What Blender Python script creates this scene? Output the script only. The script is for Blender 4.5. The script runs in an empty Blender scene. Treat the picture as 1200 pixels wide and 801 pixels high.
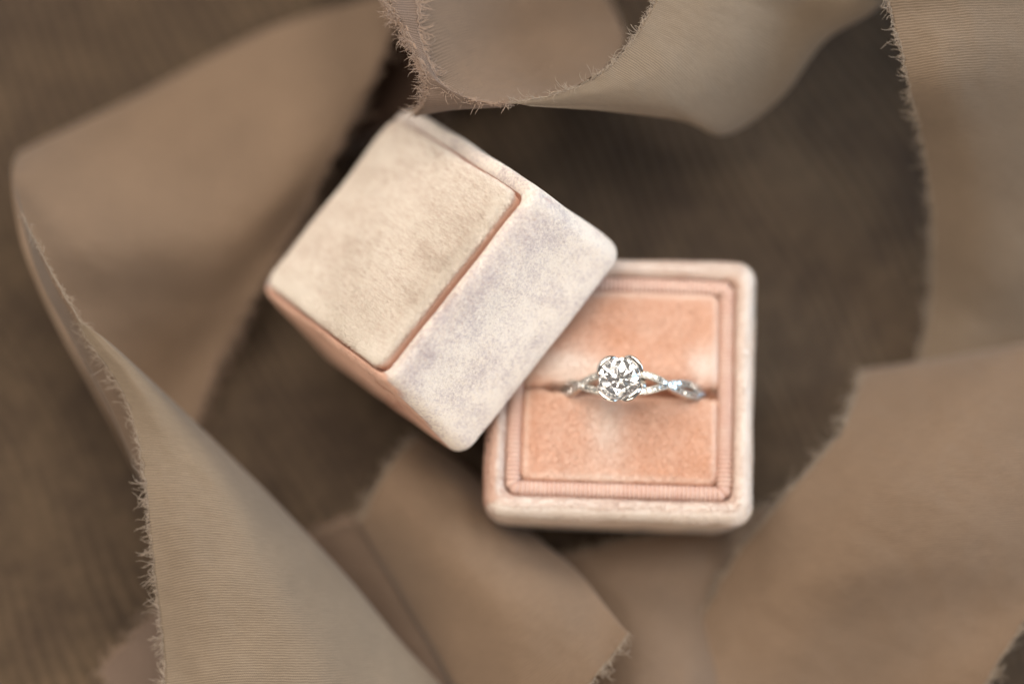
import bpy, bmesh, math, random
import numpy as np
from mathutils import Vector, Matrix, Euler, noise
random.seed(7)
rng = np.random.default_rng(7)
sc = bpy.context.scene
C = sc.collection
MM = 0.001

# ------------------------------------------------------------------ camera
TAU = 0.221          # tilt from straight down
DIST = 450.0
PXF = 1200 * 100 / 36
TGT = Vector((0, 0, 20))
FWD = Vector((0, math.sin(TAU), -math.cos(TAU)))
UPV = Vector((0, math.cos(TAU), math.sin(TAU)))
CAM = TGT - FWD * DIST
cd = bpy.data.cameras.new('camera')
cam = bpy.data.objects.new('camera', cd)
C.objects.link(cam)
cam.location = CAM * MM
cam.rotation_euler = (TAU, 0, 0)
cd.lens = 100
cd.sensor_width = 36
cd.clip_start = 0.01
cd.clip_end = 20
cd.dof.use_dof = True
cd.dof.aperture_fstop = 3.0
cd.dof.aperture_blades = 0
sc.camera = cam


def at(px, py, z):
    """the point at height z (mm) that the photograph shows at pixel px, py"""
    d = FWD + Vector((1, 0, 0)) * ((px - 600) / PXF) - UPV * ((py - 400.5) / PXF)
    return CAM + d * ((z - CAM.z) / d.z)


FOCUS = at(730, 445, 34.8)
cd.dof.focus_distance = (FOCUS - CAM).dot(FWD) * MM

# ------------------------------------------------------------------ light
w = bpy.data.worlds.new('World')
sc.world = w
w.use_nodes = True
bgn = w.node_tree.nodes['Background']
bgn.inputs[0].default_value = (0.66, 0.60, 0.555, 1)
bgn.inputs[1].default_value = 0.30


def area(name, loc, aim, size, power, col):
    l = bpy.data.lights.new(name, 'AREA')
    l.shape = 'RECTANGLE'
    l.size, l.size_y = size
    l.energy = power
    l.color = col
    o = bpy.data.objects.new(name, l)
    C.objects.link(o)
    o.location = loc
    o.rotation_euler = (Vector(aim) - Vector(loc)).to_track_quat('-Z', 'Y').to_euler()


# unseen window, split in six for diamond contrast, a cool one to the right, an added warm fill in front
wc, wx = Vector((-0.14, 0.30, 0.74)), Vector((1, 0.15, 0)).normalized()
wy = (Vector((0, 0, 0.02)) - wc).normalized().cross(wx).normalized()
for i_ in range(3):
    for j_ in range(2):
        p_ = wc + wx * ((i_ - 1) * 0.36) + wy * ((j_ - 0.5) * 0.44)
        area('split_window_light', p_, p_ + (Vector((0, 0, 0.02)) - wc), (0.25, 0.31), 1.78, (1.0, 0.92, 0.82))
area('cool_window_light', (0.85, 0.10, 0.40), (0, 0, 0.02), (0.5, 0.5), 4.8, (0.48, 0.73, 1.0))
area('warm_fill_light', (0.0, -0.75, 0.30), (0, 0, 0.02), (0.7, 0.30), 2.5, (1.0, 0.84, 0.66))  # fill added to brighten the front wall of the box

sc.view_settings.view_transform = 'Standard'
sc.view_settings.look = 'None'
sc.view_settings.exposure = 0.0
sc.view_settings.gamma = 1.0
sc.view_settings.use_curve_mapping = False
cy = sc.cycles
cy.max_bounces = 16
cy.transmission_bounces = 14
cy.glossy_bounces = 6
cy.diffuse_bounces = 4
cy.sample_clamp_indirect = 12

# ------------------------------------------------------------------ object helpers


def link(name, me, mat=None, parent=None, smooth=True):
    o = bpy.data.objects.new(name, me)
    C.objects.link(o)
    if mat is not None and not me.materials:
        me.materials.append(mat)
    if smooth:
        me.polygons.foreach_set('use_smooth', [True] * len(me.polygons))
    if parent is not None:
        o.parent = parent
    return o


def tag(o, label=None, cat=None, group=None, kind=None):
    if label: o['label'] = label
    if cat: o['category'] = cat
    if group: o['group'] = group
    if kind: o['kind'] = kind
    return o


def empty(name, loc=(0, 0, 0), rot=(0, 0, 0)):
    o = bpy.data.objects.new(name, None)
    C.objects.link(o)
    o.empty_display_size = 0.005
    o.location = Vector(loc) * MM
    o.rotation_euler = rot
    return o


def mesh(name, vs, fs, uvs=None):
    """vertices in mm"""
    me = bpy.data.meshes.new(name)
    v = np.asarray(vs, dtype=float) * MM
    me.from_pydata(v.tolist(), [], [list(map(int, f)) for f in fs])
    if uvs is not None:
        uvl = me.uv_layers.new(name='UVMap')
        li = np.empty(len(me.loops), dtype=np.int32)
        me.loops.foreach_get('vertex_index', li)
        uvl.data.foreach_set('uv', np.asarray(uvs)[li].ravel())
    me.update()
    return me


def attr(me, name, vals):
    a = me.attributes.new(name, 'FLOAT', 'POINT')
    a.data.foreach_set('value', np.asarray(vals, dtype=np.float32))


def bridge(n, m, closed=True, flip=False):
    """faces of n rings of m points"""
    fs = []
    for i in range(n - 1):
        for j in range(m if closed else m - 1):
            k = (j + 1) % m
            f = (i * m + j, i * m + k, (i + 1) * m + k, (i + 1) * m + j)
            fs.append(f[::-1] if flip else f)
    return fs


def rring(half, r, nc=8, ne=14):
    """rounded square ring, counter-clockwise, nc segments per corner, ne along each edge"""
    r = max(min(r, half - 0.01), 0.01)
    pts = []
    for q in range(4):
        a0 = q * math.pi / 2
        ca, sa = math.cos(a0), math.sin(a0)
        c = half - r
        arc = [(c + r * math.cos(t * math.pi / 2 / nc), c + r * math.sin(t * math.pi / 2 / nc)) for t in range(nc + 1)]
        for e in range(1, ne):
            y = -c + 2 * c * e / ne
            pts.append((half * ca - y * sa, half * sa + y * ca))
        for x, y in arc:
            pts.append((x * ca - y * sa, x * sa + y * ca))
    return pts


def loft(prof, nc=8, ne=14):
    """prof: (half, corner radius, z) rings"""
    vs = []
    for h, r, z in prof:
        vs += [(x, y, z) for x, y in rring(h, r, nc, ne)]
    m = 4 * (nc + 1 + ne - 1)
    return vs, bridge(len(prof), m), m


def nz(x, y, z=0.0):
    return noise.noise(Vector((x, y, z)))


def tube(path, rad, sides=5, closed=False):
    """tube along a path of Vectors; rad a number or list"""
    n = len(path)
    vs = []
    up = None
    for i, p in enumerate(path):
        a = path[i - 1] if i > 0 else path[i]
        b = path[i + 1] if i < n - 1 else path[i]
        t = (b - a).normalized()
        if up is None:
            up = t.orthogonal().normalized()
        up = (up - t * up.dot(t))
        up = up.normalized() if up.length > 1e-6 else t.orthogonal().normalized()
        s = t.cross(up)
        r = rad[i] if hasattr(rad, '__len__') else rad
        ra, rb = r if hasattr(r, '__len__') else (r, r)
        for k in range(sides):
            a_ = 2 * math.pi * k / sides
            vs.append(p + up * (ra * math.cos(a_)) + s * (rb * math.sin(a_)))
    fs = bridge(n, sides)
    fs.append(tuple(range(sides))[::-1])
    fs.append(tuple((n - 1) * sides + k for k in range(sides)))
    return vs, fs


class Acc:
    def __init__(s):
        s.v, s.f = [], []

    def add(s, vf):
        o = len(s.v)
        s.v += [tuple(p) for p in vf[0]]
        s.f += [tuple(i + o for i in f) for f in vf[1]]

    def mesh(s, name):
        return mesh(name, s.v, s.f)


# ------------------------------------------------------------------ materials


class NT:
    def __init__(s, name):
        s.m = bpy.data.materials.new(name)
        s.m.use_nodes = True
        s.n = s.m.node_tree.nodes
        s.l = s.m.node_tree.links
        s.b = s.n['Principled BSDF']
        s.out = s.n['Material Output']

    def new(s, t, **k):
        o = s.n.new(t)
        for a, v in k.items():
            setattr(o, a, v)
        return o

    def put(s, sock, v):
        if hasattr(v, 'is_output') or isinstance(v, bpy.types.NodeSocket):
            s.l.new(v, sock)
        else:
            sock.default_value = v

    def math(s, op, a, b=0.0, c=None, clamp=False):
        o = s.new('ShaderNodeMath', operation=op)
        o.use_clamp = clamp
        s.put(o.inputs[0], a)
        s.put(o.inputs[1], b)
        if c is not None: s.put(o.inputs[2], c)
        return o.outputs[0]

    def mix(s, f, a, b):
        o = s.new('ShaderNodeMix', data_type='RGBA')
        s.put(o.inputs[0], f)
        s.put(o.inputs[6], a)
        s.put(o.inputs[7], b)
        return o.outputs[2]

    def coord(s, kind='Object', scale=(1000, 1000, 1000), rot=(0, 0, 0)):
        t = s.new('ShaderNodeTexCoord')
        m = s.new('ShaderNodeMapping')
        m.inputs['Scale'].default_value = scale
        m.inputs['Rotation'].default_value = rot
        s.l.new(t.outputs[kind], m.inputs[0])
        return m.outputs[0]

    def noise(s, vec, scale, detail=3, rough=0.5, dist=0.0):
        o = s.new('ShaderNodeTexNoise')
        s.l.new(vec, o.inputs['Vector'])
        o.inputs['Scale'].default_value = scale
        o.inputs['Detail'].default_value = detail
        o.inputs['Roughness'].default_value = rough
        o.inputs['Distortion'].default_value = dist
        return o.outputs[0]

    def ramp(s, f, p0, p1, lo=0.0, hi=1.0):
        o = s.new('ShaderNodeMapRange')
        o.inputs[1].default_value, o.inputs[2].default_value = p0, p1
        o.inputs[3].default_value, o.inputs[4].default_value = lo, hi
        s.l.new(f, o.inputs[0])
        return o.outputs[0]

    def bump(s, h, strength, dist):
        o = s.new('ShaderNodeBump')
        o.inputs['Strength'].default_value = strength
        o.inputs['Distance'].default_value = dist
        s.l.new(h, o.inputs['Height'])
        return o.outputs[0]


def velvet(name, deep, pale, pale_bias=0.5, patch=0.25, sheen=0.9, speck=0.5, stretch=(1, 1, 1), spread=0.8, under=(0.66, 0.34, 0.22)):
    """short cut pile: it lies this way and that, pale where brushed over, with sheen painted in by attribute"""
    t = NT(name)
    v = t.coord(scale=(1000 * stretch[0], 1000 * stretch[1], 1000 * stretch[2]))
    u = t.coord()
    big = t.noise(v, patch, 4, 0.6, 0.4)
    fine = t.noise(v, 1.9, 3, 0.75)
    at_ = t.new('ShaderNodeAttribute', attribute_name='nap_sheen')
    f = t.math('ADD', t.ramp(big, 0.3, 0.7, pale_bias - spread / 2, pale_bias + spread / 2), at_.outputs['Fac'])
    f = t.math('ADD', f, t.ramp(fine, 0.3, 0.7, -speck / 2, speck / 2), clamp=True)
    col = t.mix(f, deep + (1,), pale + (1,))
    sal = t.math('MULTIPLY', at_.outputs['Fac'], -1.1)
    sal = t.math('SUBTRACT', sal, 0.2, clamp=True)
    col = t.mix(sal, col, under + (1,))
    t.l.new(col, t.b.inputs['Base Color'])
    t.b.inputs['Roughness'].default_value = 0.5
    t.b.inputs['Specular IOR Level'].default_value = 0.35
    t.l.new(t.math('MULTIPLY', t.math('ADD', t.math('MULTIPLY', f, 0.7), 0.3), sheen), t.b.inputs['Sheen Weight'])
    t.b.inputs['Sheen Roughness'].default_value = 0.35
    t.b.inputs['Sheen Tint'].default_value = (1.0, 0.95, 0.90, 1)
    pile = t.noise(u, 5.0, 2, 0.6)
    lump = t.noise(u, 0.6, 3, 0.5)
    h = t.math('ADD', t.math('MULTIPLY', pile, 0.10), t.math('MULTIPLY', lump, 0.08))
    t.l.new(t.bump(h, 0.3, 0.001), t.b.inputs['Normal'])
    return t.m


def silk(name, col, col2=None, lines=0.42, transl=0.33, weave=0.6):
    """thin hand-torn silk, woven ribs across; UVs are millimetres"""
    t = NT(name)
    col2 = col2 or tuple(c * 0.86 for c in col)
    uv = t.coord('UV', (1, 1, 1))
    sep = t.new('ShaderNodeSeparateXYZ')
    t.l.new(uv, sep.inputs[0])
    wob = t.noise(uv, 0.6, 3, 0.6)
    wob2 = t.noise(uv, 2.0, 2, 0.6)
    vv = t.math('ADD', sep.outputs[1], t.math('MULTIPLY', wob, 0.4))
    uu = t.math('ADD', sep.outputs[0], t.math('MULTIPLY', wob2, 0.3))
    a = t.math('SINE', t.math('MULTIPLY', vv, 2 * math.pi / lines))
    b = t.math('SINE', t.math('MULTIPLY', uu, 2 * math.pi / 0.31))
    cr = t.math('MULTIPLY', a, t.math('ADD', t.math('MULTIPLY', b, 0.4), 0.6))
    slub = t.coord('UV', (0.35, 5.0, 1))
    sl = t.noise(slub, 1.0, 3, 0.7)
    bigv = t.noise(uv, 0.06, 3, 0.5)
    base = t.mix(t.ramp(bigv, 0.3, 0.7), col + (1,), col2 + (1,))
    shade = t.math('ADD', 1 - weave * 0.4, t.math('MULTIPLY', cr, weave * 0.5))
    shade = t.math('MULTIPLY', shade, t.ramp(sl, 0.25, 0.75, 0.86, 1.12))
    mul = t.new('ShaderNodeVectorMath', operation='SCALE')
    t.l.new(base, mul.inputs[0])
    t.l.new(shade, mul.inputs['Scale'])
    t.l.new(mul.outputs[0], t.b.inputs['Base Color'])
    t.b.inputs['Roughness'].default_value = 0.7
    t.b.inputs['Specular IOR Level'].default_value = 0.25
    t.b.inputs['Sheen Weight'].default_value = 0.25
    t.b.inputs['Sheen Roughness'].default_value = 0.5
    h = t.math('ADD', t.math('MULTIPLY', cr, 0.05), t.math('MULTIPLY', wob, 0.15))
    t.l.new(t.bump(h, 0.5, 0.001), t.b.inputs['Normal'])
    tr = t.new('ShaderNodeBsdfTranslucent')
    t.l.new(mul.outputs[0], tr.inputs[0])
    mx = t.new('ShaderNodeMixShader')
    mx.inputs[0].default_value = transl
    t.l.new(t.b.outputs[0], mx.inputs[1])
    t.l.new(tr.outputs[0], mx.inputs[2])
    t.l.new(mx.outputs[0], t.out.inputs[0])
    return t.m


def thread_mat(name, col):
    t = NT(name)
    t.b.inputs['Base Color'].default_value = col + (1,)
    t.b.inputs['Roughness'].default_value = 0.6
    t.b.inputs['Sheen Weight'].default_value = 0.3
    return t.m


DEEP = (0.50, 0.235, 0.145)
PALE = (0.66, 0.52, 0.42)
M = {}
M['lid_velvet'] = velvet('blush_velvet_lid_wall', (0.56, 0.475, 0.475), (0.90, 0.81, 0.72), 0.70, 0.2, 1.0, 1.0, spread=0.75, under=(0.76, 0.48, 0.36))  # lilac deep tone holds the cool reflected light
M['panel_velvet'] = velvet('blush_velvet_panel', (0.66, 0.53, 0.44), (0.90, 0.82, 0.725), 0.70, 0.22, 1.0, 1.1, (0.28, 1.3, 1), 0.55, under=(0.74, 0.46, 0.34))
M['base_velvet'] = velvet('blush_velvet_base', (0.66, 0.50, 0.42), (0.88, 0.78, 0.70), 0.45, 0.2, 1.0, 0.5, spread=0.5)
M['cushion_velvet'] = velvet('salmon_velvet_cushion', (0.76, 0.43, 0.28), (0.93, 0.79, 0.70), 0.2, 0.08, 0.8, 0.15, spread=0.45)
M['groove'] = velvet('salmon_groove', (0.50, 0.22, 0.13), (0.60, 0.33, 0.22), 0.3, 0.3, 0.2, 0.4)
M['trim'] = velvet('pink_grosgrain', (0.66, 0.42, 0.34), (0.74, 0.54, 0.45), 0.5, 0.4, 0.4, 0.2)
M['silk_beige'] = silk('beige_silk', (0.415, 0.285, 0.195))
M['silk_warm'] = silk('blush_beige_silk', (0.44, 0.30, 0.20))
M['silk_grey'] = silk('pale_grey_beige_silk', (0.485, 0.37, 0.262))
M['silk_pink'] = silk('dusty_pink_silk', (0.36, 0.255, 0.195))
M['silk_stone'] = silk('stone_tan_silk', (0.40, 0.292, 0.20))
M['silk_shaded'] = silk('shaded_tan_silk', (0.27, 0.18, 0.125))  # tan darkened to hold the shade between the ribbons above
M['silk_shadowed'] = silk('shadowed_silk', (0.12, 0.065, 0.04))  # ribbon silk painted dark for the deep shadow in the gap
M['thread'] = thread_mat('beige_thread', (0.42, 0.32, 0.23))
M['thread_warm'] = thread_mat('blush_thread', (0.40, 0.27, 0.19))


def cloth_mat():
    t = NT('dark_brown_woven_cloth')
    v = t.coord()
    a = t.noise(v, 0.045, 4, 0.6, 0.6)
    b = t.noise(v, 0.5, 4, 0.7)
    col = t.mix(t.ramp(a, 0.35, 0.68), (0.064, 0.043, 0.029, 1), (0.116, 0.079, 0.049, 1))
    at_ = t.new('ShaderNodeAttribute', attribute_name='rib')
    k = t.math('MULTIPLY', t.ramp(b, 0.3, 0.7, 0.75, 1.25), t.ramp(at_.outputs['Fac'], -1, 1, 0.7, 1.25))
    mul = t.new('ShaderNodeVectorMath', operation='SCALE')
    t.l.new(col, mul.inputs[0])
    t.l.new(k, mul.inputs['Scale'])
    t.l.new(mul.outputs[0], t.b.inputs['Base Color'])
    t.b.inputs['Roughness'].default_value = 0.9
    t.b.inputs['Sheen Weight'].default_value = 0.12
    t.b.inputs['Specular IOR Level'].default_value = 0.2
    t.l.new(t.bump(t.noise(v, 2.5, 3, 0.7), 0.5, 0.0004), t.b.inputs['Normal'])
    return t.m


def metal(name, col, rough):
    t = NT(name)
    t.b.inputs['Base Color'].default_value = col + (1,)
    t.b.inputs['Metallic'].default_value = 1
    v = t.coord()
    t.l.new(t.ramp(t.noise(v, 1.5, 3), 0.3, 0.7, rough, rough * 1.8), t.b.inputs['Roughness'])
    return t.m


def gem(name):
    t = NT(name)
    g = t.new('ShaderNodeBsdfGlass')
    g.inputs['IOR'].default_value = 2.42
    g.inputs['Roughness'].default_value = 0.0
    g.inputs['Color'].default_value = (1, 1, 1, 1)
    t.l.new(g.outputs[0], t.out.inputs[0])
    return t.m


M['cloth'] = cloth_mat()
M['metal'] = metal('white_gold', (0.82, 0.79, 0.75), 0.06)
M['metal_soft'] = metal('white_gold_band', (0.74, 0.71, 0.66), 0.22)
M['gem'] = gem('diamond')


def pave_gem():
    t = NT('pave_diamond')
    g = t.new('ShaderNodeBsdfGlass')
    g.inputs['IOR'].default_value = 2.42
    t.b.inputs['Base Color'].default_value = (0.92, 0.92, 0.90, 1)
    t.b.inputs['Metallic'].default_value = 1.0
    t.b.inputs['Roughness'].default_value = 0.12
    mx = t.new('ShaderNodeMixShader')
    mx.inputs[0].default_value = 0.4
    t.l.new(t.b.outputs[0], mx.inputs[1])
    t.l.new(g.outputs[0], mx.inputs[2])
    t.l.new(mx.outputs[0], t.out.inputs[0])
    return t.m


M['pave'] = pave_gem()

# ------------------------------------------------------------------ the cloth underneath
X0, X1, Y0, Y1 = -240, 240, -190, 220
nx, ny = 960, 820
gx, gy = np.meshgrid(np.linspace(X0, X1, nx), np.linspace(Y0, Y1, ny))
warp = 1.5 * np.sin(gx * 0.11 - gy * 0.07) + 0.5 * np.sin(gx * 0.31 + gy * 0.23) + 2.2 * np.sin(gx * 0.045 + 0.6 * np.sin(gy * 0.03)) + 1.3 * np.sin(gy * 0.06 + gx * 0.02 + 1)
ribp = np.sin((gx * math.cos(0.45) + gy * math.sin(0.45) + warp * 0.7) * 2 * math.pi / 2.15)
rib = ribp + 0.12 * np.sin((gx * -0.43 + gy * 0.9 + warp) * 2 * math.pi / 1.2)
gz = -2.4 + 1.2 * np.sin(gx * 0.05 + gy * 0.022 + 0.5) * np.sin(gy * 0.045 - gx * 0.02) + 0.22 * rib
# the box stands in a pressed-down, level patch
bd = np.hypot(gx - 17, gy + 8) / 34
lv = np.clip(1.6 - bd, 0, 1)
gz = gz * (1 - lv) + lv * (-0.35 + 0.12 * rib)
idx = np.arange(nx * ny).reshape(ny, nx)
fs = np.stack([idx[:-1, :-1], idx[:-1, 1:], idx[1:, 1:], idx[1:, :-1]], -1).reshape(-1, 4)
me = bpy.data.meshes.new('cloth')
me.vertices.add(nx * ny)
me.vertices.foreach_set('co', (np.stack([gx, gy, gz], -1) * MM).ravel())
me.loops.add(fs.size)
me.loops.foreach_set('vertex_index', fs.ravel().astype(np.int32))
me.polygons.add(len(fs))
me.polygons.foreach_set('loop_start', np.arange(0, fs.size, 4, dtype=np.int32))
me.update(calc_edges=True)
attr(me, 'rib', rib.ravel())
cl = link('ground_cloth', me, M['cloth'])
tag(cl, 'dark brown ribbed cloth that the ring box and the ribbons lie on', kind='structure')

def pile(vs, fs, nap_sheen, mat, parent, count, lean, keep, seed, length=(0.35, 0.62), width=0.11, tilt=(0.55, 1.15), swirl=1.0):
    """the cut pile itself: one small blade per fibre tuft, leaning with the lie of the pile"""
    r = np.random.default_rng(seed)
    V = np.asarray(vs, float)
    T = np.array([(f[0], f[k], f[k + 1]) for f in fs for k in range(1, len(f) - 1)])
    a, b, c = V[T[:, 0]], V[T[:, 1]], V[T[:, 2]]
    cr_ = np.cross(b - a, c - a)
    ar = np.linalg.norm(cr_, axis=1)
    n_ = cr_ / np.maximum(ar, 1e-9)[:, None]
    # smooth normals per vertex
    VN = np.zeros_like(V)
    for k in range(3): np.add.at(VN, T[:, k], cr_)
    VN /= np.maximum(np.linalg.norm(VN, axis=1), 1e-9)[:, None]
    cen = (a + b + c) / 3
    ok = keep(cen, n_)
    ar = ar * ok
    cum = np.cumsum(ar)
    t = np.searchsorted(cum, r.random(count) * cum[-1])
    u, v = r.random(count), r.random(count)
    fl = u + v > 1
    u[fl], v[fl] = 1 - u[fl], 1 - v[fl]
    w0 = 1 - u - v
    P = a[t] * w0[:, None] + b[t] * u[:, None] + c[t] * v[:, None]
    N = VN[T[t, 0]] * w0[:, None] + VN[T[t, 1]] * u[:, None] + VN[T[t, 2]] * v[:, None]
    N /= np.linalg.norm(N, axis=1)[:, None]
    np_ = np.asarray(nap_sheen)
    na = np_[T[t, 0]] * w0 + np_[T[t, 1]] * u + np_[T[t, 2]] * v
    # smooth pseudo-noise field for the lie of the pile
    ph = r.random((7, 4)) * 6.28
    fld = np.zeros(count)
    fld2 = np.zeros(count)
    for k in range(7):
        q = np.array([math.cos(ph[k, 0]) * math.sin(ph[k, 1]), math.sin(ph[k, 0]) * math.sin(ph[k, 1]), math.cos(ph[k, 1])]) * (0.18 * 1.45 ** k)
        fld += np.sin(P @ q + ph[k, 2] + 1.5 * np.sin(P @ q[[1, 2, 0]] * 0.7)) / (1 + k * 0.5)
        fld2 += np.sin(P @ q[[2, 0, 1]] + ph[k, 3] + 1.2 * np.sin(P @ q * 0.8)) / (1 + k * 0.5)
    L = np.asarray(lean, float)[None] + 0 * P
    L = L - N * (L * N).sum(1)[:, None]
    L /= np.maximum(np.linalg.norm(L, axis=1), 1e-6)[:, None]
    S = np.cross(N, L)
    ang = swirl * 0.55 * fld + r.normal(0, 0.35, count)
    D = L * np.cos(ang)[:, None] + S * np.sin(ang)[:, None]
    ti = np.clip((tilt[0] + tilt[1]) / 2 + (tilt[1] - tilt[0]) / 2 * fld2 + r.normal(0, 0.12, count), 0.1, 1.35)
    dr = N * np.cos(ti)[:, None] + D * np.sin(ti)[:, None]
    wd = np.cross(dr, N)
    wd /= np.maximum(np.linalg.norm(wd, axis=1), 1e-6)[:, None]
    roll = r.normal(0, 0.35, count)
    wd = wd * np.cos(roll)[:, None] + np.cross(dr, wd) * np.sin(roll)[:, None]
    ln = r.uniform(length[0], length[1], count)[:, None]
    P0 = P - N * 0.04
    out = np.stack([P0 - wd * width / 2, P0 + wd * width / 2, P0 + dr * ln], 1).reshape(-1, 3)
    me_ = bpy.data.meshes.new('velvet_pile')
    me_.vertices.add(count * 3)
    me_.vertices.foreach_set('co', (out * MM).ravel())
    me_.loops.add(count * 3)
    me_.loops.foreach_set('vertex_index', np.arange(count * 3, dtype=np.int32))
    me_.polygons.add(count)
    me_.polygons.foreach_set('loop_start', np.arange(0, count * 3, 3, dtype=np.int32))
    me_.update(calc_edges=True)
    attr(me_, 'nap_sheen', np.repeat(na + r.normal(0, 0.18, count), 3))
    o_ = link('velvet_pile', me_, mat, parent, smooth=False)
    o_['kind'] = 'stuff'
    return o_


# ------------------------------------------------------------------ the ring box, base half
TW = 17.32
base = tag(empty('ring_box', (17.05, -8.0, 0), (0, 0, -0.033)),
           'open lower half of the blush velvet ring box, holding the diamond ring', 'ring box')


def wobble(vs, amp, scale, seed):
    out = []
    for x, y, z in vs:
        d = Vector((nz(x * scale, y * scale, z * scale + seed), nz(x * scale + 31, y * scale, z * scale + seed), nz(x * scale, y * scale + 57, z * scale + seed))) * amp
        out.append((x + d.x, y + d.y, z + d.z))
    return out


RH = 20.7
prof = [(17.55, 1.6, 20.0), (17.55, 1.6, 22.6), (17.75, 1.8, 23.4), (18.15, 2.2, 24.05), (18.7, 2.2, 24.4), (19.3, 2.4, 24.4),
        (19.95, 2.6, 24.05), (20.4, 2.8, 23.4), (RH, 2.9, 22.4), (20.75, 3.0, 21.0), (20.7, 3.1, 19), (20.6, 3.3, 16.5), (20.4, 3.5, 13.5), (20.15, 3.7, 10.5),
        (19.85, 3.9, 7.5), (19.5, 3.8, 5), (19.2, 3.7, 3), (18.9, 3.6, 1.6), (18.4, 3.4, .6), (17.6, 3, .1), (16, 2.8, 0), (8, 2, 0), (0.2, .1, 0)]
vs, fs, m = loft(prof)
vs = wobble(vs, 0.22, 0.16, 3)
me = mesh('shell', vs, [f[::-1] for f in fs])
nap_sheen = []  # tone per side: sheen and side light painted into the colour
for x, y, z in vs:
    n = 0.0
    if y < -19.0 and z < 24.3: n += 0.65            # front wall: pale sheen of brushed-up pile painted into the colour
    if x < -18.9: n -= 0.5
    if z > 22 and max(abs(x), abs(y)) < 18.1: n -= 0.3
    if x > 18.9: n += 0.6  # silvery light from the right painted as a paler side
    nap_sheen.append(n)
attr(me, 'nap_sheen', nap_sheen)
sh = link('shell', me, M['base_velvet'], base)
pile(vs, [f[::-1] for f in fs], nap_sheen, M['base_velvet'], sh, 90000, (0.2, -0.3, 1.0), lambda c, n: (c[:, 2] > 8) & ((c[:, 2] > 23) | (np.maximum(abs(c[:, 0]), abs(c[:, 1])) > 18.5)), 5)
# floor of the well under the cushion
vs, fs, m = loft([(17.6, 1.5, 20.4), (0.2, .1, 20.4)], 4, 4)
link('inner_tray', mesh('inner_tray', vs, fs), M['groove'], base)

# ribbed grosgrain trim between rim and cushion
nrib = 44
path = []
half, cr = 16.45, 1.2
per = []
L = half - cr
for q in range(4):
    a0 = q * math.pi / 2
    ca, sa = math.cos(a0), math.sin(a0)
    N = nrib * 10
    for e in range(N):
        y = -L + 2 * L * e / N
        per.append((half * ca - y * sa, half * sa + y * ca, ca, sa, e / 10.0))
    for e in range(22):
        t_ = e / 22 * math.pi / 2
        x_, y_ = L + cr * math.cos(t_), L + cr * math.sin(t_)
        nx_, ny_ = math.cos(t_), math.sin(t_)
        per.append((x_ * ca - y_ * sa, x_ * sa + y_ * ca, nx_ * ca - ny_ * sa, nx_ * sa + ny_ * ca, e / 10.0))
vs = []
prof_t = [(-1.25, -1.6), (-1.2, -0.1), (-0.9, 0.3), (-0.3, 0.5), (0.3, 0.5), (0.8, 0.3), (1.15, -0.1), (1.2, -1.6)]
for x, y, nx_, ny_, ph in per:
    rb = abs(math.sin(math.pi * ph)) ** 0.7
    for o_, z in prof_t:
        k = 1.0 if z > -1 else 0
        vs.append((x + nx_ * (o_ * (0.86 + 0.14 * rb)), y + ny_ * (o_ * (0.86 + 0.14 * rb)), 23.55 + z + k * (0.34 * rb - 0.34)))
mp, n = len(prof_t), len(per)
fs = []
for i in range(n):
    for j in range(mp - 1):
        a, b = i * mp, ((i + 1) % n) * mp
        fs.append((a + j, b + j, b + j + 1, a + j + 1))
tr = link('ribbed_trim', mesh('ribbed_trim', vs, [f[::-1] for f in fs]), M['trim'], base)

# the cushion, with the slot the ring stands in
SLOT_Y = -0.7
G = 150
PH = 15.5
vs = []
for j in range(G + 1):
    for i in range(G + 1):
        u_, v_ = -1 + 2 * i / G, -1 + 2 * j / G
        u_ = math.copysign(abs(u_) ** 0.8, u_)
        v_ = math.copysign(abs(v_) ** 0.8, v_)
        # rounded-square mapping
        r_ = 0.12
        x, y = u_ * PH, v_ * PH
        cx, cy_ = abs(u_), abs(v_)
        k = max(cx, cy_)
        lim = 1 - r_
        if cx > lim * k and cy_ > lim * k and k > 0:
            ex, ey = (cx / k - lim) / r_, (cy_ / k - lim) / r_
            d = math.hypot(ex, ey)
            if d > 1e-6:
                s_ = max(ex, ey) / d
                x = math.copysign((lim + ex * s_ * r_) * k, u_) * PH
                y = math.copysign((lim + ey * s_ * r_) * k, v_) * PH
        e = (1 - k) * PH
        z = 24.0 + 0.75 * (1 - (x / PH) ** 2) * (1 - (y / PH) ** 2)
        z -= 1.7 * math.exp(-e / 0.35) if e < 4 else 0
        sy = y - SLOT_Y - 0.15 * nz(x * 0.3, 2.2)
        wd = 0.35 + 0.55 * (abs(x - 1.7) < 11.5) * max(0, 1 - (abs(x - 1.7) / 12.5) ** 4)
        z -= (1.0 + 3.2 * max(0, min(1, (wd - 0.45) / 0.3))) * math.exp(-(sy / wd) ** 2) + 0.9 * math.exp(-abs(sy) / 2.0) - 0.55 * math.exp(-((abs(sy) - 3.2) / 2.0) ** 2) * math.exp(-((x - 1.7) / 11) ** 4)
        z += 0.16 * nz(x * 0.22, y * 0.22, 4.0)
        z -= 5.0 * math.exp(-(((x - 14.2) / 1.1) ** 2 + (sy / 0.75) ** 2)) + 3.0 * math.exp(-(((x + 10.6) / 1.2) ** 2 + (sy / 0.6) ** 2))
        vs.append((x, y, z))
fs = [(j * (G + 1) + i, j * (G + 1) + i + 1, (j + 1) * (G + 1) + i + 1, (j + 1) * (G + 1) + i) for j in range(G) for i in range(G)]
me = mesh('cushion', vs, fs)
nap_sheen = []  # soft highlights and a pale edge line painted into the cushion colour
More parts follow.
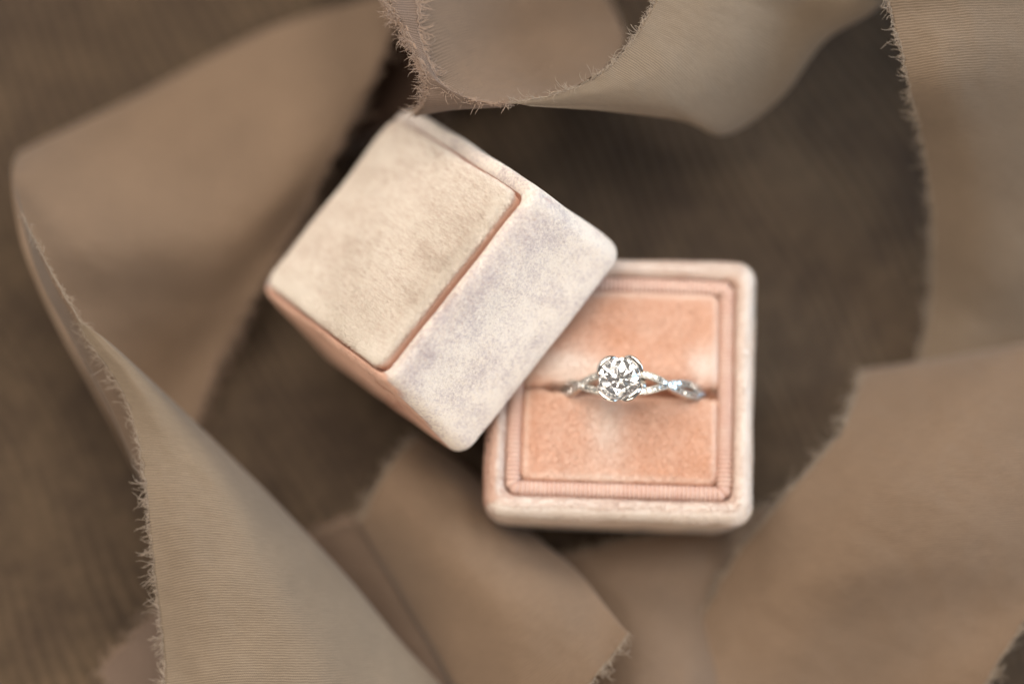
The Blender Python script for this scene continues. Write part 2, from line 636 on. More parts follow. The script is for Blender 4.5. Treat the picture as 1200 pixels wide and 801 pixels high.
for x, y, z in vs:
    n = 0.55 * math.exp(-(((x + 7.5) / 5) ** 2 + ((y - 2.6) / 3.0) ** 2)) + 0.35 * math.exp(-(((x + 2) / 3) ** 2 + ((y + 7) / 6) ** 2))
    n += 0.45 * math.exp(-(((x - 13) / 2.5) ** 2 + ((y - 3.0) / 3.0) ** 2)) + 0.22 * math.exp(-((max(abs(x), abs(y)) - 14.6) / 0.5) ** 2)
    nap_sheen.append(1.8 * n)
attr(me, 'nap_sheen', nap_sheen)
cu = link('cushion', me, M['cushion_velvet'], base)
pile(vs, fs, nap_sheen, M['cushion_velvet'], cu, 90000, (0.3, 1.0, 0), lambda c, n: c[:, 2] > 21.8, 6, length=(0.3, 0.5), tilt=(0.82, 0.95), swirl=0.25)

# ------------------------------------------------------------------ the lid, leaning on the base
LZ, LX, LY = -0.668, 0.118, -0.678
Rm = Matrix.Rotation(LZ, 3, 'Z') @ Matrix.Rotation(LX, 3, 'X') @ Matrix.Rotation(LY, 3, 'Y')
lid = tag(empty('ring_box_lid', (-18.22, 13.84, 31.94), Rm.to_euler()),
          'pale blush velvet lid of the ring box, tipped up against the lower half', 'box lid')
H = 20.8
prof = [(16.6, 1.2, -2.2), (17.35, 1.3, -2.0), (17.8, 1.5, -1.5), (17.9, 1.7, -0.85), (18.0, 1.9, -0.45), (18.3, 2.1, -0.3), (18.65, 2.3, -0.6), (18.9, 2.5, -1.1), (19.05, 2.7, -2.0),
        (19.2, 2.8, -3.5), (19.35, 2.9, -6), (19.5, 3, -9), (19.8, 3.0, -12), (20.1, 3.0, -15), (20.4, 3.0, -17.8), (20.5, 3.0, -19.8), (20.4, 3.0, -20.9), (20.05, 2.9, -21.5), (19.6, 2.6, -21.65),
        (19.1, 2.4, -21.2), (18.85, 2.3, -20.2), (18.1, 2.2, -16), (17.6, 2.0, -5), (16.8, 1.6, -3.6), (0.2, .1, -3.6)]
vs, fs, m = loft(prof, 8, 18)
# the panel stops short of the back edge, so the border there is broader
def inset(vs):
    out = []
    for x, y, z in vs:
        m_ = max(abs(x), abs(y))
        if z > -4 and m_ < 18.2:
            k = 1.0 if m_ < 18.1 else 0.0
            y = y - 1.5 * k * max(0, y) / 17.5
            if y < 0: y -= 0.15 * k * (-y) / 17.5
            x = x - 0.45 * k * max(0, x) / 17.5
        out.append((x, y, z))
    return out


vs = wobble(inset(vs), 0.22, 0.15, 11)
me = mesh('shell', vs, fs)
nap_sheen = []
for x, y, z in vs:
    n = 0.0
    if y < -17.75: n -= 1.3                   # front-left wall: pile lies the other way, its missing sheen painted as deep salmon
    if x < -18.2: n -= 0.5
    if x > 18: n = n * 0 + 0.35 * min(1, max(0, (-z - 3) / 7)) - 0.22  # cool reflected light painted as lilac near the ridge, cream below
    if y > 15.9: n += 0.1
    if len(nap_sheen) < 4 * m: n -= 1.3            # inside the groove
    if max(abs(x), abs(y)) < 18.45 and z < -2.2: n -= 0.4
    nap_sheen.append(n)
attr(me, 'nap_sheen', nap_sheen)
sh = link('shell', me, M['lid_velvet'], lid)
pile(vs, fs, nap_sheen, M['lid_velvet'], sh, 150000, (0.25, -0.2, 1.0), lambda c, n: (np.maximum(abs(c[:, 0]), abs(c[:, 1])) > 18.45) | ((c[:, 2] > -2.3) & (np.maximum(abs(c[:, 0]), abs(c[:, 1])) > 17.4)), 7, length=(0.45, 0.8), width=0.15)
prof = [(17.0, 1.6, -2.4), (17.25, 1.9, -1.0), (17.34, 2.0, 0.0), (17.3, 2.0, 0.45), (17.1, 2.0, 0.75), (16.7, 1.9, 0.95), (16.2, 1.8, 1.05)]
for k in range(1, 13):
    s_ = 16.2 * (1 - k / 12) + 0.05
    prof.append((s_, max(1.8 * (1 - k / 12), 0.02), 1.05 + 0.55 * (1 - (s_ / 16.2) ** 2)))
vs, fs, m = loft(prof, 8, 18)
vs = wobble(inset(vs), 0.18, 0.14, 23)
me = mesh('top_panel', vs, [f for f in fs])
nap_sheen = [-1.0 if i_ < 3 * m else (-0.2 if i_ < 4 * m else (0.45 if vs[i_][0] > 15.2 or vs[i_][1] < -14.9 else 0.0)) for i_ in range(len(vs))]  # bright lip of sheen painted along two panel edges
attr(me, 'nap_sheen', nap_sheen)
pn = link('top_panel', me, M['panel_velvet'], lid)
pile(vs, fs, nap_sheen, M['panel_velvet'], pn, 170000, (-1.0, 0.15, 0), lambda c, n: c[:, 2] > 0.1, 8, length=(0.4, 0.65), width=0.10, tilt=(0.75, 1.0), swirl=0.5)

# ------------------------------------------------------------------ the ring
RR = 11.2
SX = 18.9
ring_rot = Matrix.Rotation(-0.033, 3, 'Z') @ Matrix.Rotation(-0.17, 3, 'Y')
sw = Matrix.Rotation(-0.033, 3, 'Z') @ Vector((1.8, SLOT_Y, 0)) + Vector((17.05, -8.0, 19.6))
ring = tag(empty('engagement_ring', sw, ring_rot.to_euler()),
           'white gold ring with twisted pave band and one large round diamond, in the cushion slot', 'ring')


def strand(side, sg):
    pts = []
    for k in range(61):
        d = 13 + 84 * k / 60
        a = math.radians(d) * side
        y = sg * (1.35 if d < 37 else 0.8) * math.cos((d - 13) * (math.pi / 2) / 24)
        rr = RR - 0.15 * math.cos((d - 13) * (math.pi / 2) / 12)
        pts.append(Vector((rr * math.sin(a), y, rr * math.cos(a))))
    return pts


def small_stone():
    v = [(0, 0, -0.34)]
    for k in range(8):
        a = k * math.pi / 4
        v.append((0.42 * math.cos(a), 0.42 * math.sin(a), 0))
    for k in range(8):
        a = k * math.pi / 4 + math.pi / 8
        v.append((0.27 * math.cos(a), 0.27 * math.sin(a), 0.15))
    f = []
    for k in range(8):
        j = (k + 1) % 8
        f.append((0, 1 + j, 1 + k))
        f.append((1 + k, 1 + j, 9 + k))
        f.append((9 + k, 1 + j, 9 + j))
    f.append(tuple(range(9, 17)))
    return mesh('pave_stone', v, f)


stone_me = small_stone()
stone_me.materials.append(M['pave'])
beads = Acc()
for side in (-1, 1):
    for sg in (-1, 1):
        P = strand(side, sg)
        n = len(P)
        # band strand: flattened half-round, swept with a frame that faces outwards
        vsn = []
        for i, p in enumerate(P):
            t_ = (P[min(i + 1, n - 1)] - P[max(i - 1, 0)]).normalized()
            rad = Vector((p.x, 0, p.z)).normalized()
            rad = (rad - t_ * rad.dot(t_)).normalized()
            s_ = t_.cross(rad)
            for o_, h_ in ((-0.58, -0.75), (-0.62, -0.1), (-0.56, 0.12), (-0.44, 0.02), (0.44, 0.02), (0.56, 0.12), (0.62, -0.1), (0.58, -0.75), (0, -0.95)):
                vsn.append(p + s_ * o_ + rad * h_)
        fs = bridge(n, 9)
        fs += [tuple(range(9)), tuple((n - 1) * 9 + k for k in range(9))[::-1]]
        me = mesh('band_strand', vsn, fs)
        bo = link('band_strand', me, M['metal_soft'], ring, smooth=False)
        # stones
        arc = [0]
        for i in range(1, n): arc.append(arc[-1] + (P[i] - P[i - 1]).length)
        s0 = 0.75
        while s0 < arc[-1] - 0.6:
            i = next(k for k in range(1, n) if arc[k] >= s0)
            f_ = (s0 - arc[i - 1]) / (arc[i] - arc[i - 1])
            p = P[i - 1].lerp(P[i], f_)
            t_ = (P[i] - P[i - 1]).normalized()
            rad = Vector((p.x, 0, p.z)).normalized()
            rad = (rad - t_ * rad.dot(t_)).normalized()
            s_ = rad.cross(t_)
            R3 = Matrix((t_, s_, rad)).transposed()
            wob_ = Matrix.Rotation(random.uniform(-.12, .12), 3, 'X') @ Matrix.Rotation(random.uniform(-.12, .12), 3, 'Y') @ Matrix.Rotation(random.uniform(0, 6), 3, 'Z')
            o = bpy.data.objects.new('pave_stone', stone_me)
            C.objects.link(o)
            o.parent = ring
            o.location = (p + rad * 0.14) * MM
            o.rotation_euler = (R3 @ wob_).to_euler()
            for b_ in (-1, 1):
                q = p + t_ * 0.45 + s_ * (0.34 * b_) + rad * 0.2
                g = bmesh.new()
                bmesh.ops.create_icosphere(g, subdivisions=1, radius=0.13, matrix=Matrix.Translation(q))
                beads.add(([v.co.copy() for v in g.verts], [[v.index for v in f.verts] for f in g.faces]))
                g.free()
            s0 += 0.9
bd_ = link('bead_prongs', beads.mesh('bead_prongs'), M['metal'], ring)
bd_['kind'] = 'stuff'
# lower, plain part of the band, deep in the slot
pts = []
for k in range(49):
    a = math.radians(95 + 170 * k / 48)
    pts.append(Vector((RR * math.sin(a) - 0, 0, RR * math.cos(a))))
link('band', Acc.mesh(type('A', (), {'v': tube(pts, 0.8, 10)[0], 'f': tube(pts, 0.8, 10)[1]})(), 'band'), M['metal_soft'], ring)

# centre stone
RG = 3.25
GZ = RR + 2.6


def brilliant(R):
    h, d = 0.30 * R, 0.86 * R
    v, f = [], []

    def pol(r, a, z):
        v.append((r * math.cos(a), r * math.sin(a), z))
        return len(v) - 1
    q = math.pi / 8
    T = [pol(.56 * R, 2 * k * q, h) for k in range(8)]
    Sx = [pol(.78 * R, (2 * k + 1) * q, h * (1 - .78 * math.cos(q)) / .44) for k in range(8)]
    Gu = [pol(R, k * q, 0) for k in range(16)]
    Gl = [pol(R, k * q, -0.035 * R) for k in range(16)]
    Px = [pol(.24 * R, (2 * k + 1) * q, -0.035 * R - d * (1 - .24 * math.cos(q))) for k in range(8)]
    cul = pol(0, 0, -0.035 * R - d)
    f.append(tuple(T))
    for k in range(8):
        j = (k + 1) % 8
        i = (k - 1) % 8
        f.append((T[k], Sx[k], T[j]))
        f.append((T[k], Sx[i], Gu[2 * k], Sx[k]))
        f.append((Sx[k], Gu[2 * k], Gu[2 * k + 1]))
        f.append((Sx[k], Gu[2 * k + 1], Gu[(2 * k + 2) % 16]))
        f.append((cul, Px[k], Gl[2 * k], Px[i]))
        f.append((Px[k], Gl[2 * k + 1], Gl[2 * k]))
        f.append((Px[k], Gl[(2 * k + 2) % 16], Gl[2 * k + 1]))
    for k in range(16):
        j = (k + 1) % 16
        f.append((Gu[k], Gl[k], Gl[j], Gu[j]))
    me = mesh('centre_stone', v, f)
    bm = bmesh.new()
    bm.from_mesh(me)
    bmesh.ops.recalc_face_normals(bm, faces=bm.faces)
    bm.to_mesh(me)
    bm.free()
    return me


cs = link('centre_stone', brilliant(RG), M['gem'], ring, smooth=False)
cs.location = (0, 0, GZ * MM)
cs.rotation_euler = (0.17, 0.13, 0.2)

# four petal claws hugging the stone
for deg in (44, 136, 231, 309):
    path, rad = [], []
    for k in range(17):
        t_ = -1 + 2 * k / 16
        a = math.radians(deg + 37 * t_)
        b = max(0.0, 1 - t_ * t_)
        r_ = RG + 0.02 + 0.34 * b ** 0.6
        path.append(Vector((r_ * math.cos(a), r_ * math.sin(a), GZ - 0.35 + 0.85 * b ** 0.7)))
        rad.append((0.08 + 0.24 * b ** 0.8, 0.10 + 0.42 * b ** 0.8))
    v_, f_ = tube(path, rad, 12)
    link('petal_claw', mesh('petal_claw', v_, f_), M['metal'], ring)
    # its stem down to the band
    a = math.radians(deg)
    st = [Vector(((RG + 0.2) * math.cos(a), (RG + 0.2) * math.sin(a), GZ - 0.1)),
          Vector((2.9 * math.cos(a), 2.9 * math.sin(a), GZ - 1.3)),
          Vector((2.0 * math.cos(a), 1.8 * math.sin(a), GZ - 2.5)),
          Vector((1.5 * math.cos(a), 1.2 * math.sin(a), GZ - 3.4))]
    v_, f_ = tube(st, [0.5, 0.42, 0.38, 0.4], 8)
    link('claw_stem', mesh('claw_stem', v_, f_), M['metal'], ring)
pts = [Vector((2.2 * math.cos(2 * math.pi * k / 32), 2.0 * math.sin(2 * math.pi * k / 32), GZ - 2.4)) for k in range(33)]
v_, f_ = tube(pts, 0.3, 8)
link('gallery_rail', mesh('gallery_rail', v_, f_), M['metal'], ring)
pts = [Vector((RR * math.sin(math.radians(d)), 0, (RR - .5) * math.cos(math.radians(d)))) for d in range(-18, 19, 3)]
v_, f_ = tube(pts, [(0.45, 1.2)] * len(pts), 10)
link('head_bridge', mesh('head_bridge', v_, f_), M['metal_soft'], ring)

# ------------------------------------------------------------------ ribbons


def catmull(P, n, dens=None):
    """P (k, ..., 3) along axis 0 -> n samples"""
    P = np.asarray(P, float)
    k = len(P)
    E0, E1 = 2 * P[0] - P[1], 2 * P[-1] - P[-2]
    Q = np.concatenate([E0[None], P, E1[None]])
    out = []
    for s in np.linspace(0, k - 1, n):
        i = min(int(s), k - 2)
        t = s - i
        a, b, c, d = Q[i], Q[i + 1], Q[i + 2], Q[i + 3]
        out.append(0.5 * ((2 * b) + (-a + c) * t + (2 * a - 5 * b + 4 * c - d) * t * t + (-a + 3 * b - 3 * c + d) * t ** 3))
    return np.array(out)


def threads(edge, inward, lens, density, seed, radius=0.036, z_up=0.3, clump=1.0):
    """frayed threads along an edge polyline; inward: vectors pointing into the cloth"""
    R = random.Random(seed)
    acc = Acc()
    n = len(edge)
    arc = np.concatenate([[0], np.cumsum(np.linalg.norm(np.diff(edge, axis=0), axis=1))])
    tot = arc[-1]
    s = 0.0
    while s < tot:
        i = min(int(np.searchsorted(arc, s)), n - 1)
        i = max(i, 1)
        f = (s - arc[i - 1]) / max(arc[i] - arc[i - 1], 1e-6)
        p = Vector(edge[i - 1] * (1 - f) + edge[i] * f)
        inn = Vector(inward[i]).normalized()
        tg = Vector(edge[i] - edge[i - 1]).normalized()
        nr = inn.cross(tg).normalized()
        if nr.z < 0: nr = -nr
        lean = 1.3 * nz(s * 0.35 * clump, seed * 1.7) + 0.5 * nz(s * 1.4, seed * 2.1)
        big = 0.55 + 0.9 * max(0, nz(s * 0.5 * clump, seed * 3.3 + 9) + 0.25)
        ln = min(R.uniform(*lens) * big * (0.6 + R.expovariate(1.6)), lens[1] * 1.5)
        if R.random() < 0.035: ln = R.uniform(2.0, 4.0)
        sc_ = (math.floor(s / 0.9) + 0.5) * 0.9
        lean += (sc_ - s) * 0.45
        d = (-inn + tg * lean * 1.6 + nr * R.uniform(-0.25, z_up)).normalized()
        curl = R.uniform(-1, 1) * 1.5 + 2.2 * nz(s * 0.6, seed + 5)
        if R.random() < 0.25: curl *= 2.6
        pts = [p + inn * 0.5]
        q = p.copy()
        K = 7
        ax = (nr + tg * R.uniform(-.5, .5)).normalized()
        for k in range(K):
            pts.append(q.copy())
            d = (Matrix.Rotation(curl / K * (0.6 + 1.4 * k / K), 3, ax) @ d).normalized()
            d = (d + Vector((R.gauss(0, .16), R.gauss(0, .16), R.gauss(0, .1)))).normalized()
            q = q + d * (ln / K)
        acc.add(tube(pts, [radius] * (K) + [radius * 0.5], 3))
        s += R.uniform(0.3, 1.2) * density * (0.7 + 0.9 * abs(nz(s * 0.8, seed + 40)))
    # a few long strands pulled loose along the edge
    s = 1.0
    while s < tot - 4:
        L_ = R.uniform(2.5, 8)
        pts = []
        off = R.uniform(-0.1, 0.7)
        for k in range(16):
            ss = min(s + L_ * k / 15, tot)
            i = max(1, min(int(np.searchsorted(arc, ss)), n - 1))
            p = Vector(edge[i])
            inn = Vector(inward[i]).normalized()
            b = math.sin(math.pi * k / 15)
            pts.append(p - inn * (off * b + 0.12 * nz(ss * 2, seed)) + Vector((0, 0, 0.12 + 0.25 * b * R.uniform(.7, 1.3))))
        acc.add(tube(pts, radius * 1.1, 3))
        s += R.uniform(1.5, 6)
    return acc


def ribbon(name, rows, mat, label, fray=(), nu=None, nv=None, seed=1, thr='thread', lens=(0.6, 2.0), dens=0.2, uvrot=0.0, rough=0.35, group='torn silk ribbons around the ring box'):
    """rows: across the ribbon, each a list of (px, py, z); fray: (edge, from, to)"""
    P = np.array([[list(at(*c)) for c in r] for r in rows])
    # length estimates
    lu = np.linalg.norm(np.diff(P, axis=0), axis=2).sum(0).mean()
    lv = np.linalg.norm(np.diff(P, axis=1), axis=2).sum(1).mean()
    nu = nu or int(max(30, min(340, lu / 0.45)))
    nv = nv or int(max(16, min(140, lv / 0.6)))
    A = catmull(P, nu)                                    # nu, k, 3
    A = catmull(A.transpose(1, 0, 2), nv).transpose(1, 0, 2)   # nu, nv, 3
    # soft folds and puckers
    for i in range(nu):
        for j in range(nv):
            x, y, z = A[i, j]
            A[i, j, 2] += rough * (1.6 * nz(x * 0.09, y * 0.09, seed * 3.7) + 0.5 * nz(x * 0.3 + y * 0.12, y * 0.3, seed * 1.3) + 0.22 * nz(x * 0.9, y * 0.9, seed * 2.3))
    du = np.gradient(A, axis=0)
    dv = np.gradient(A, axis=1)
    # torn outline
    for e, f0, f1 in fray:
        if e in 'ab':
            jj, sg = (0, 1) if e == 'a' else (nv - 1, -1)
            for i in range(nu):
                t = i / (nu - 1)
                if f0 <= t <= f1:
                    inn = sg * dv[i, jj] / np.linalg.norm(dv[i, jj])
                    A[i, jj] += inn * (0.25 + 0.35 * nz(i * 0.33, seed * 7.7) + 0.2 * nz(i * 1.7, seed))
        else:
            ii, sg = (0, 1) if e == 's' else (nu - 1, -1)
            for j in range(nv):
                t = j / (nv - 1)
                if f0 <= t <= f1:
                    inn = sg * du[ii, j] / np.linalg.norm(du[ii, j])
                    A[ii, j] += inn * (0.25 + 0.35 * nz(j * 0.33, seed * 7.7) + 0.2 * nz(j * 1.7, seed))
    U = np.concatenate([np.zeros((nu, 1)), np.cumsum(np.linalg.norm(np.diff(A, axis=1), axis=2), axis=1)], axis=1)
    U = U - U[:, :1] * 0
    V = np.concatenate([np.zeros((1, nv)), np.cumsum(np.linalg.norm(np.diff(A, axis=0), axis=2), axis=0)], axis=0)
    V = np.repeat(V.mean(1, keepdims=True), nv, 1)
    if uvrot:
        c, s = math.cos(uvrot), math.sin(uvrot)
        U, V = U * c - V * s, U * s + V * c
    fs = bridge(nu, nv, closed=False)
    me = mesh(name, A.reshape(-1, 3), fs, np.stack([U, V], -1).reshape(-1, 2))
    o = link(name, me, M[mat])
    so = o.modifiers.new('thickness', 'SOLIDIFY')
    so.thickness = 0.00014
    so.offset = 0
    tag(o, label, 'ribbon', group)
    acc = Acc()
    for q, (e, f0, f1) in enumerate(fray):
        if e in 'ab':
            jj, sg = (0, 1) if e == 'a' else (nv - 1, -1)
            i0, i1 = int(f0 * (nu - 1)), int(f1 * (nu - 1)) + 1
            ed, inn = A[i0:i1, jj], sg * dv[i0:i1, jj]
        else:
            ii, sg = (0, 1) if e == 's' else (nu - 1, -1)
            i0, i1 = int(f0 * (nv - 1)), int(f1 * (nv - 1)) + 1
            ed, inn = A[ii, i0:i1], sg * du[ii, i0:i1]
        acc2 = threads(ed, inn, lens, dens, seed * 13 + q)
        acc.add((acc2.v, acc2.f))
    if fray:
        fo = link('frayed_threads', acc.mesh('frayed_threads'), M[thr], o)
        fo['kind'] = 'stuff'
    return o


def curl(rows, side, dpx, dz):
    """roll one edge of a sheet under"""
    out = []
    for r in rows:
        if side == 'b':
            x, y, z = r[-1]
            out.append(r + [(x + dpx[0], y + dpx[1], z + dz)])
        else:
            x, y, z = r[0]
            out.append([(x + dpx[0], y + dpx[1], z + dz)] + r)
    return out


# broad soft ribbon at upper left
ribbon('silk_ribbon', [
    [(48, 172, 3), (175, 120, 2), (312, 52, 2), (470, 0, 3)],
    [(22, 180, 12), (165, 112, 7), (308, 42, 6), (462, -8, 8)],
    [(14, 215, 22), (160, 180, 15), (300, 140, 13), (450, 60, 13)],
    [(26, 290, 23), (150, 280, 19), (280, 260, 15), (392, 178, 12)],
    [(60, 370, 18), (150, 360, 13), (240, 360, 8), (312, 322, 7)],
    [(110, 460, 12), (160, 450, 6), (200, 450, 2), (252, 430, 2)],
    [(172, 574, 6), (190, 560, 3), (205, 540, 0), (225, 520, 0)]],
    'silk_warm', 'broad out-of-focus beige ribbon sweeping across the upper left corner', [('b', 0.1, 1)], seed=2, lens=(1.5, 3.5), thr='thread_warm')
# sharp ribbon at lower left
ribbon('silk_ribbon', curl([
    [(88, 372, 31.5), (93, 376, 32), (98, 380, 32), (104, 386, 30)],
    [(104, 400, 31), (120, 402, 32), (138, 410, 31), (158, 430, 24)],
    [(148, 470, 29), (180, 475, 30), (215, 490, 27), (250, 515, 18)],
    [(168, 560, 27), (215, 560, 28), (270, 570, 26), (325, 590, 15)],
    [(180, 670, 24), (240, 660, 26), (320, 665, 24), (400, 672, 13)],
    [(190, 760, 21), (270, 750, 23.5), (370, 750, 22), (462, 748, 11)],
    [(195, 860, 19), (290, 850, 21), (400, 850, 19), (530, 832, 8)],
    [(205, 960, 9), (310, 950, 11), (425, 950, 9), (560, 925, 3)],
    [(215, 1060, -1), (325, 1050, 0), (440, 1050, 0), (590, 1020, -1)]], 'b', (-8, 2), -6),
    'silk_grey', 'sharp woven grey beige ribbon widening down the lower left with frayed left edge', [('a', 0, 1)], seed=3, lens=(0.6, 2.2), dens=0.17)
ribbon('silk_ribbon', [
    [(14, 205, 23), (17, 222, 27), (20, 236, 31), (25, 250, 33.5)],
    [(42, 312, 28), (50, 317, 31.5), (57, 321, 34), (64, 326, 34.5)],
    [(80, 388, 26), (90, 389, 29), (98, 390, 30.6), (106, 392, 30.8)],
    [(125, 472, 21), (137, 470, 23), (149, 467, 25), (162, 463, 24)],
    [(170, 574, 16), (173, 568, 18), (177, 562, 19), (182, 555, 19)]],
    'silk_beige', 'narrow tan turned-over fold along the outer left edge, fringed on its right side', [('b', 0, 0.55)], seed=21, lens=(0.5, 1.6), dens=0.13)
# loop at top centre, inner face
ribbon('silk_ribbon', [
    [(415, -330, 1), (510, -335, 1), (610, -335, 1), (700, -340, 1)],
    [(425, -190, 30), (515, -190, 26), (605, -195, 18), (700, -200, 8)],
    [(438, -30, 45), (520, -35, 37), (600, -35, 25), (700, -45, 12)],
    [(468, 30, 44.5), (540, 12, 37), (620, 5, 25), (712, -8, 12)],
    [(502, 92, 43.5), (560, 65, 37), (640, 40, 26), (725, 20, 14)],
    [(548, 115, 43), (600, 98, 38.5), (660, 75, 31), (733, 50, 22)],
    [(600, 121, 42.5), (640, 112, 41), (675, 98, 38), (708, 82, 34)],
    [(655, 110, 42.5), (668, 105, 42.3), (680, 98, 42), (692, 90, 41.5)]],
    'silk_beige', 'brown beige inner face of the ribbon loop at the top, curving behind the frayed rim', [('a', 0, 0.9)], seed=4, lens=(0.6, 1.7), dens=0.12, thr='thread_warm')
ribbon('silk_ribbon', [
    [(430, -330, 3), (440, -330, 3), (450, -330, 3), (462, -330, 2)],
    [(440, -190, 31), (450, -190, 31), (462, -190, 31), (476, -190, 30)],
    [(452, -20, 45), (462, -20, 45), (474, -20, 44.5), (488, -20, 44)],
    [(474, 40, 44.5), (480, 42, 44.6), (487, 45, 44.4), (495, 48, 44)],
    [(494, 84, 43.8), (502, 86, 44), (510, 92, 43.8), (518, 98, 43.2)],
    [(501, 105, 42.5), (522, 108, 43), (540, 113, 43.2), (556, 118, 43)],
    [(494, 124, 40), (530, 122, 41.5), (565, 122, 42.5), (600, 122.5, 43)],
    [(484, 138, 34), (525, 130, 38), (560, 127, 40), (600, 124, 42)]],
    'silk_pink', 'narrow pinkish frayed fold hanging over the lid from the top ribbon loop', [('a', 0, 0.95), ('b', 0, 0.8), ('a', 0, 0.6)], seed=5, lens=(0.8, 2.2), dens=0.09, thr='thread_warm')
# grey outer arm of the loop
ribbon('silk_ribbon', curl([
    [(598, 121, 43), (606, 121.5, 43), (614, 122.5, 42.5), (622, 123.5, 41.5)],
    [(655, 109, 43.2), (675, 115, 42.5), (698, 124, 40), (722, 131, 36)],
    [(704, 86, 43.8), (738, 104, 42.5), (772, 126, 38), (800, 142, 30)],
    [(738, 50, 44.8), (780, 80, 42.5), (818, 120, 36), (850, 157, 24)],
    [(760, 14, 45.5), (820, 40, 42.5), (873, 80, 36), (914, 114, 24)],
    [(780, -25, 46), (850, 0, 43), (915, 20, 37), (965, 48, 27)],
    [(798, -65, 46), (880, -45, 43), (960, -30, 38), (1045, -12, 30)],
    [(835, -200, 34), (920, -180, 33), (1000, -165, 30), (1085, -150, 22)],
    [(860, -340, 2), (950, -320, 2), (1030, -300, 2), (1120, -280, 1)]], 'b', (-6, -10), -8),
    'silk_grey', 'pale grey ribbon arm bellying down from the top edge right of the loop', [('a', 0, 1)], seed=6, lens=(0.6, 1.7), dens=0.13)
# right hand ribbon, sharp at the top, sinking away
ribbon('silk_ribbon', [
    [(1005, -340, 1), (1070, -340, 2), (1140, -340, 2), (1240, -340, 1)],
    [(1015, -190, 32), (1075, -190, 34), (1145, -190, 33), (1245, -190, 30)],
    [(1030, -45, 45), (1090, -45, 46), (1150, -45, 45), (1250, -45, 42)],
    [(1045, 20, 44), (1100, 15, 45), (1160, 12, 44), (1250, 10, 41)],
    [(1064, 95, 40), (1110, 88, 42), (1170, 85, 40), (1255, 82, 36)],
    [(1082, 170, 27), (1130, 165, 31), (1180, 165, 30), (1255, 160, 27)],
    [(1092, 260, 14), (1140, 255, 18), (1190, 255, 18), (1255, 250, 16)],
    [(1090, 350, 5), (1140, 345, 9), (1190, 345, 10), (1255, 340, 9)],
    [(1074, 430, 2), (1130, 430, 4), (1190, 430, 4), (1255, 430, 4)],
    [(1065, 480, 1), (1130, 480, 2), (1190, 480, 2), (1255, 480, 2)]],
    'silk_stone', 'beige ribbon down the right edge, sharp and frayed at the top corner', [('a', 0, 1)], seed=7, lens=(0.6, 1.9), dens=0.16)
# broad ribbon lower right
ribbon('silk_ribbon', [
    [(1020, 432, 3), (1085, 424, 4), (1150, 412, 5), (1250, 395, 6)],
    [(1010, 440, 9), (1080, 430, 12), (1150, 418, 14), (1250, 398, 15)],
    [(985, 505, 16), (1070, 500, 20), (1150, 480, 22), (1250, 470, 23)],
    [(930, 570, 14), (1030, 575, 22), (1140, 560, 25), (1250, 550, 24)],
    [(868, 642, 9), (980, 660, 18), (1110, 650, 21), (1235, 640, 19)],
    [(825, 715, 5), (940, 740, 10), (1080, 730, 12), (1208, 715, 14)],
    [(797, 790, 3), (920, 820, 4), (1060, 810, 6), (1165, 785, 12)],
    [(780, 860, 2), (900, 880, 2), (1040, 880, 4), (1130, 850, 10)]],
    'silk_warm', 'wide beige ribbon filling the lower right corner, frayed along both sides', [('a', 0.1, 1), ('b', 0.6, 1)], seed=8, lens=(0.8, 2.6), dens=0.2)
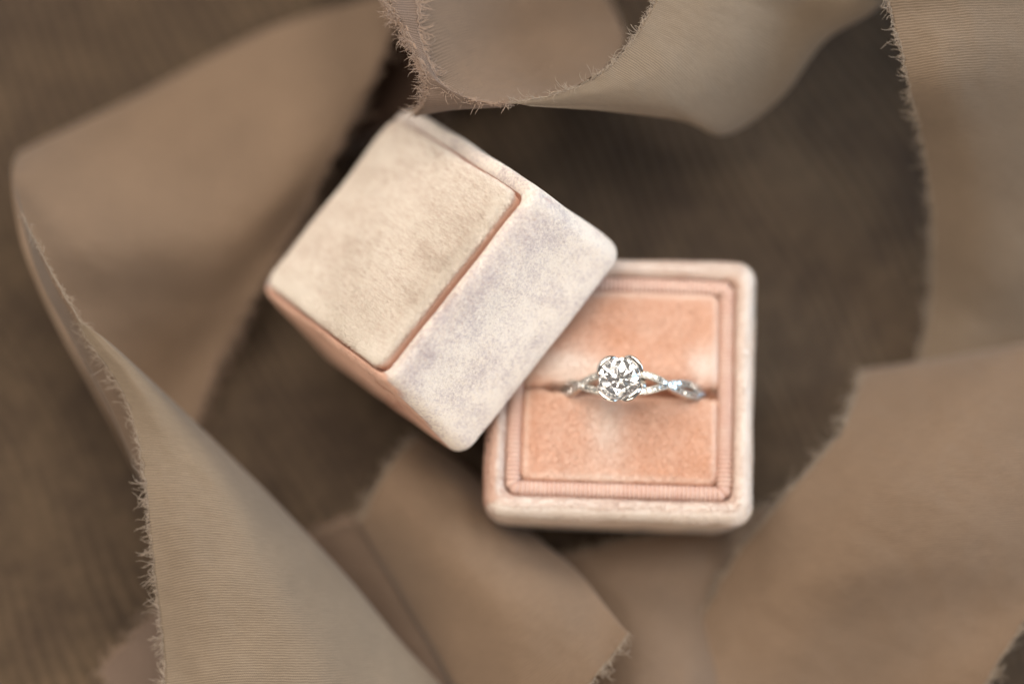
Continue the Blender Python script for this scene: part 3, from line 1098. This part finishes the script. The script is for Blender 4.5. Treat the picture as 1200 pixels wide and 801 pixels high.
# strip lower centre
ribbon('silk_ribbon', [
    [(422, 612, 5), (440, 575, 9), (462, 540, 10), (490, 510, 7)],
    [(440, 645, 4), (482, 602, 12), (520, 572, 12), (548, 548, 5)],
    [(468, 692, 4), (530, 660, 14), (580, 632, 14), (612, 614, 7)],
    [(500, 748, 4), (582, 720, 15), (636, 692, 16), (675, 668, 11)],
    [(545, 830, 4), (612, 790, 14), (668, 750, 17), (715, 716, 15)],
    [(600, 920, 4), (645, 862, 13), (690, 803, 18), (737, 742, 18)]],
    'silk_warm', 'beige ribbon strip running from under the lid to a torn end at the bottom centre', [('s', 0, 1), ('e', 0, 1.0)], seed=9, lens=(0.8, 2.6), dens=0.16)
ribbon('silk_ribbon', [
    [(655, 652, 1), (740, 632, 3), (830, 612, 3), (905, 592, 2)],
    [(640, 700, 1), (730, 675, 5), (810, 665, 6), (880, 655, 3)],
    [(660, 770, 1), (740, 740, 6), (800, 735, 6), (850, 725, 3)],
    [(680, 870, 1), (740, 850, 6), (800, 850, 6), (840, 850, 3)]],
    'silk_beige', 'blurred ribbon lying flat just in front of the box, between two nearer ribbons', [('s', 0, 1)], seed=10, lens=(0.8, 2.6))
ribbon('silk_ribbon', [
    [(118, 782, 4), (135, 765, 5), (155, 745, 6), (186, 712, 6)],
    [(135, 830, 3), (170, 810, 5), (200, 790, 6), (240, 760, 5)],
    [(150, 880, 3), (190, 870, 5), (230, 850, 6), (270, 820, 5)]],
    'silk_pink', 'small dusty pink torn ribbon end poking out at the bottom left', [('s', 0, 1), ('a', 0, 1)], seed=11, lens=(0.8, 2.4), thr='thread_warm')
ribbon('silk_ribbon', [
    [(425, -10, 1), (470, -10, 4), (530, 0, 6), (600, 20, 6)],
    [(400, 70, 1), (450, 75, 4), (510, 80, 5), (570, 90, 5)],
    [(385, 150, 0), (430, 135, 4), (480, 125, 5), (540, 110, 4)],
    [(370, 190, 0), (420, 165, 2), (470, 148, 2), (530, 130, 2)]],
    'silk_shadowed', 'ribbon deep in the gap above the lid corner, its shadow painted dark reddish brown', [('e', 0, 1)], seed=12, lens=(1.5, 3), thr='thread_warm')
ribbon('silk_ribbon', [
    [(355, 632, -1), (390, 618, 1), (430, 605, 2), (470, 590, 1)],
    [(390, 700, 0), (425, 675, 2), (470, 655, 3), (520, 640, 1)],
    [(440, 780, 0), (480, 760, 3), (530, 740, 3), (580, 730, 1)],
    [(480, 860, 0), (530, 850, 3), (580, 840, 3), (620, 840, 1)]],
    'silk_shaded', 'ribbon underneath with its shade painted as darker tan, between the sharp left ribbon and the centre strip', [('s', 0, 1)], seed=13, lens=(1, 2.6), thr='thread_warm')
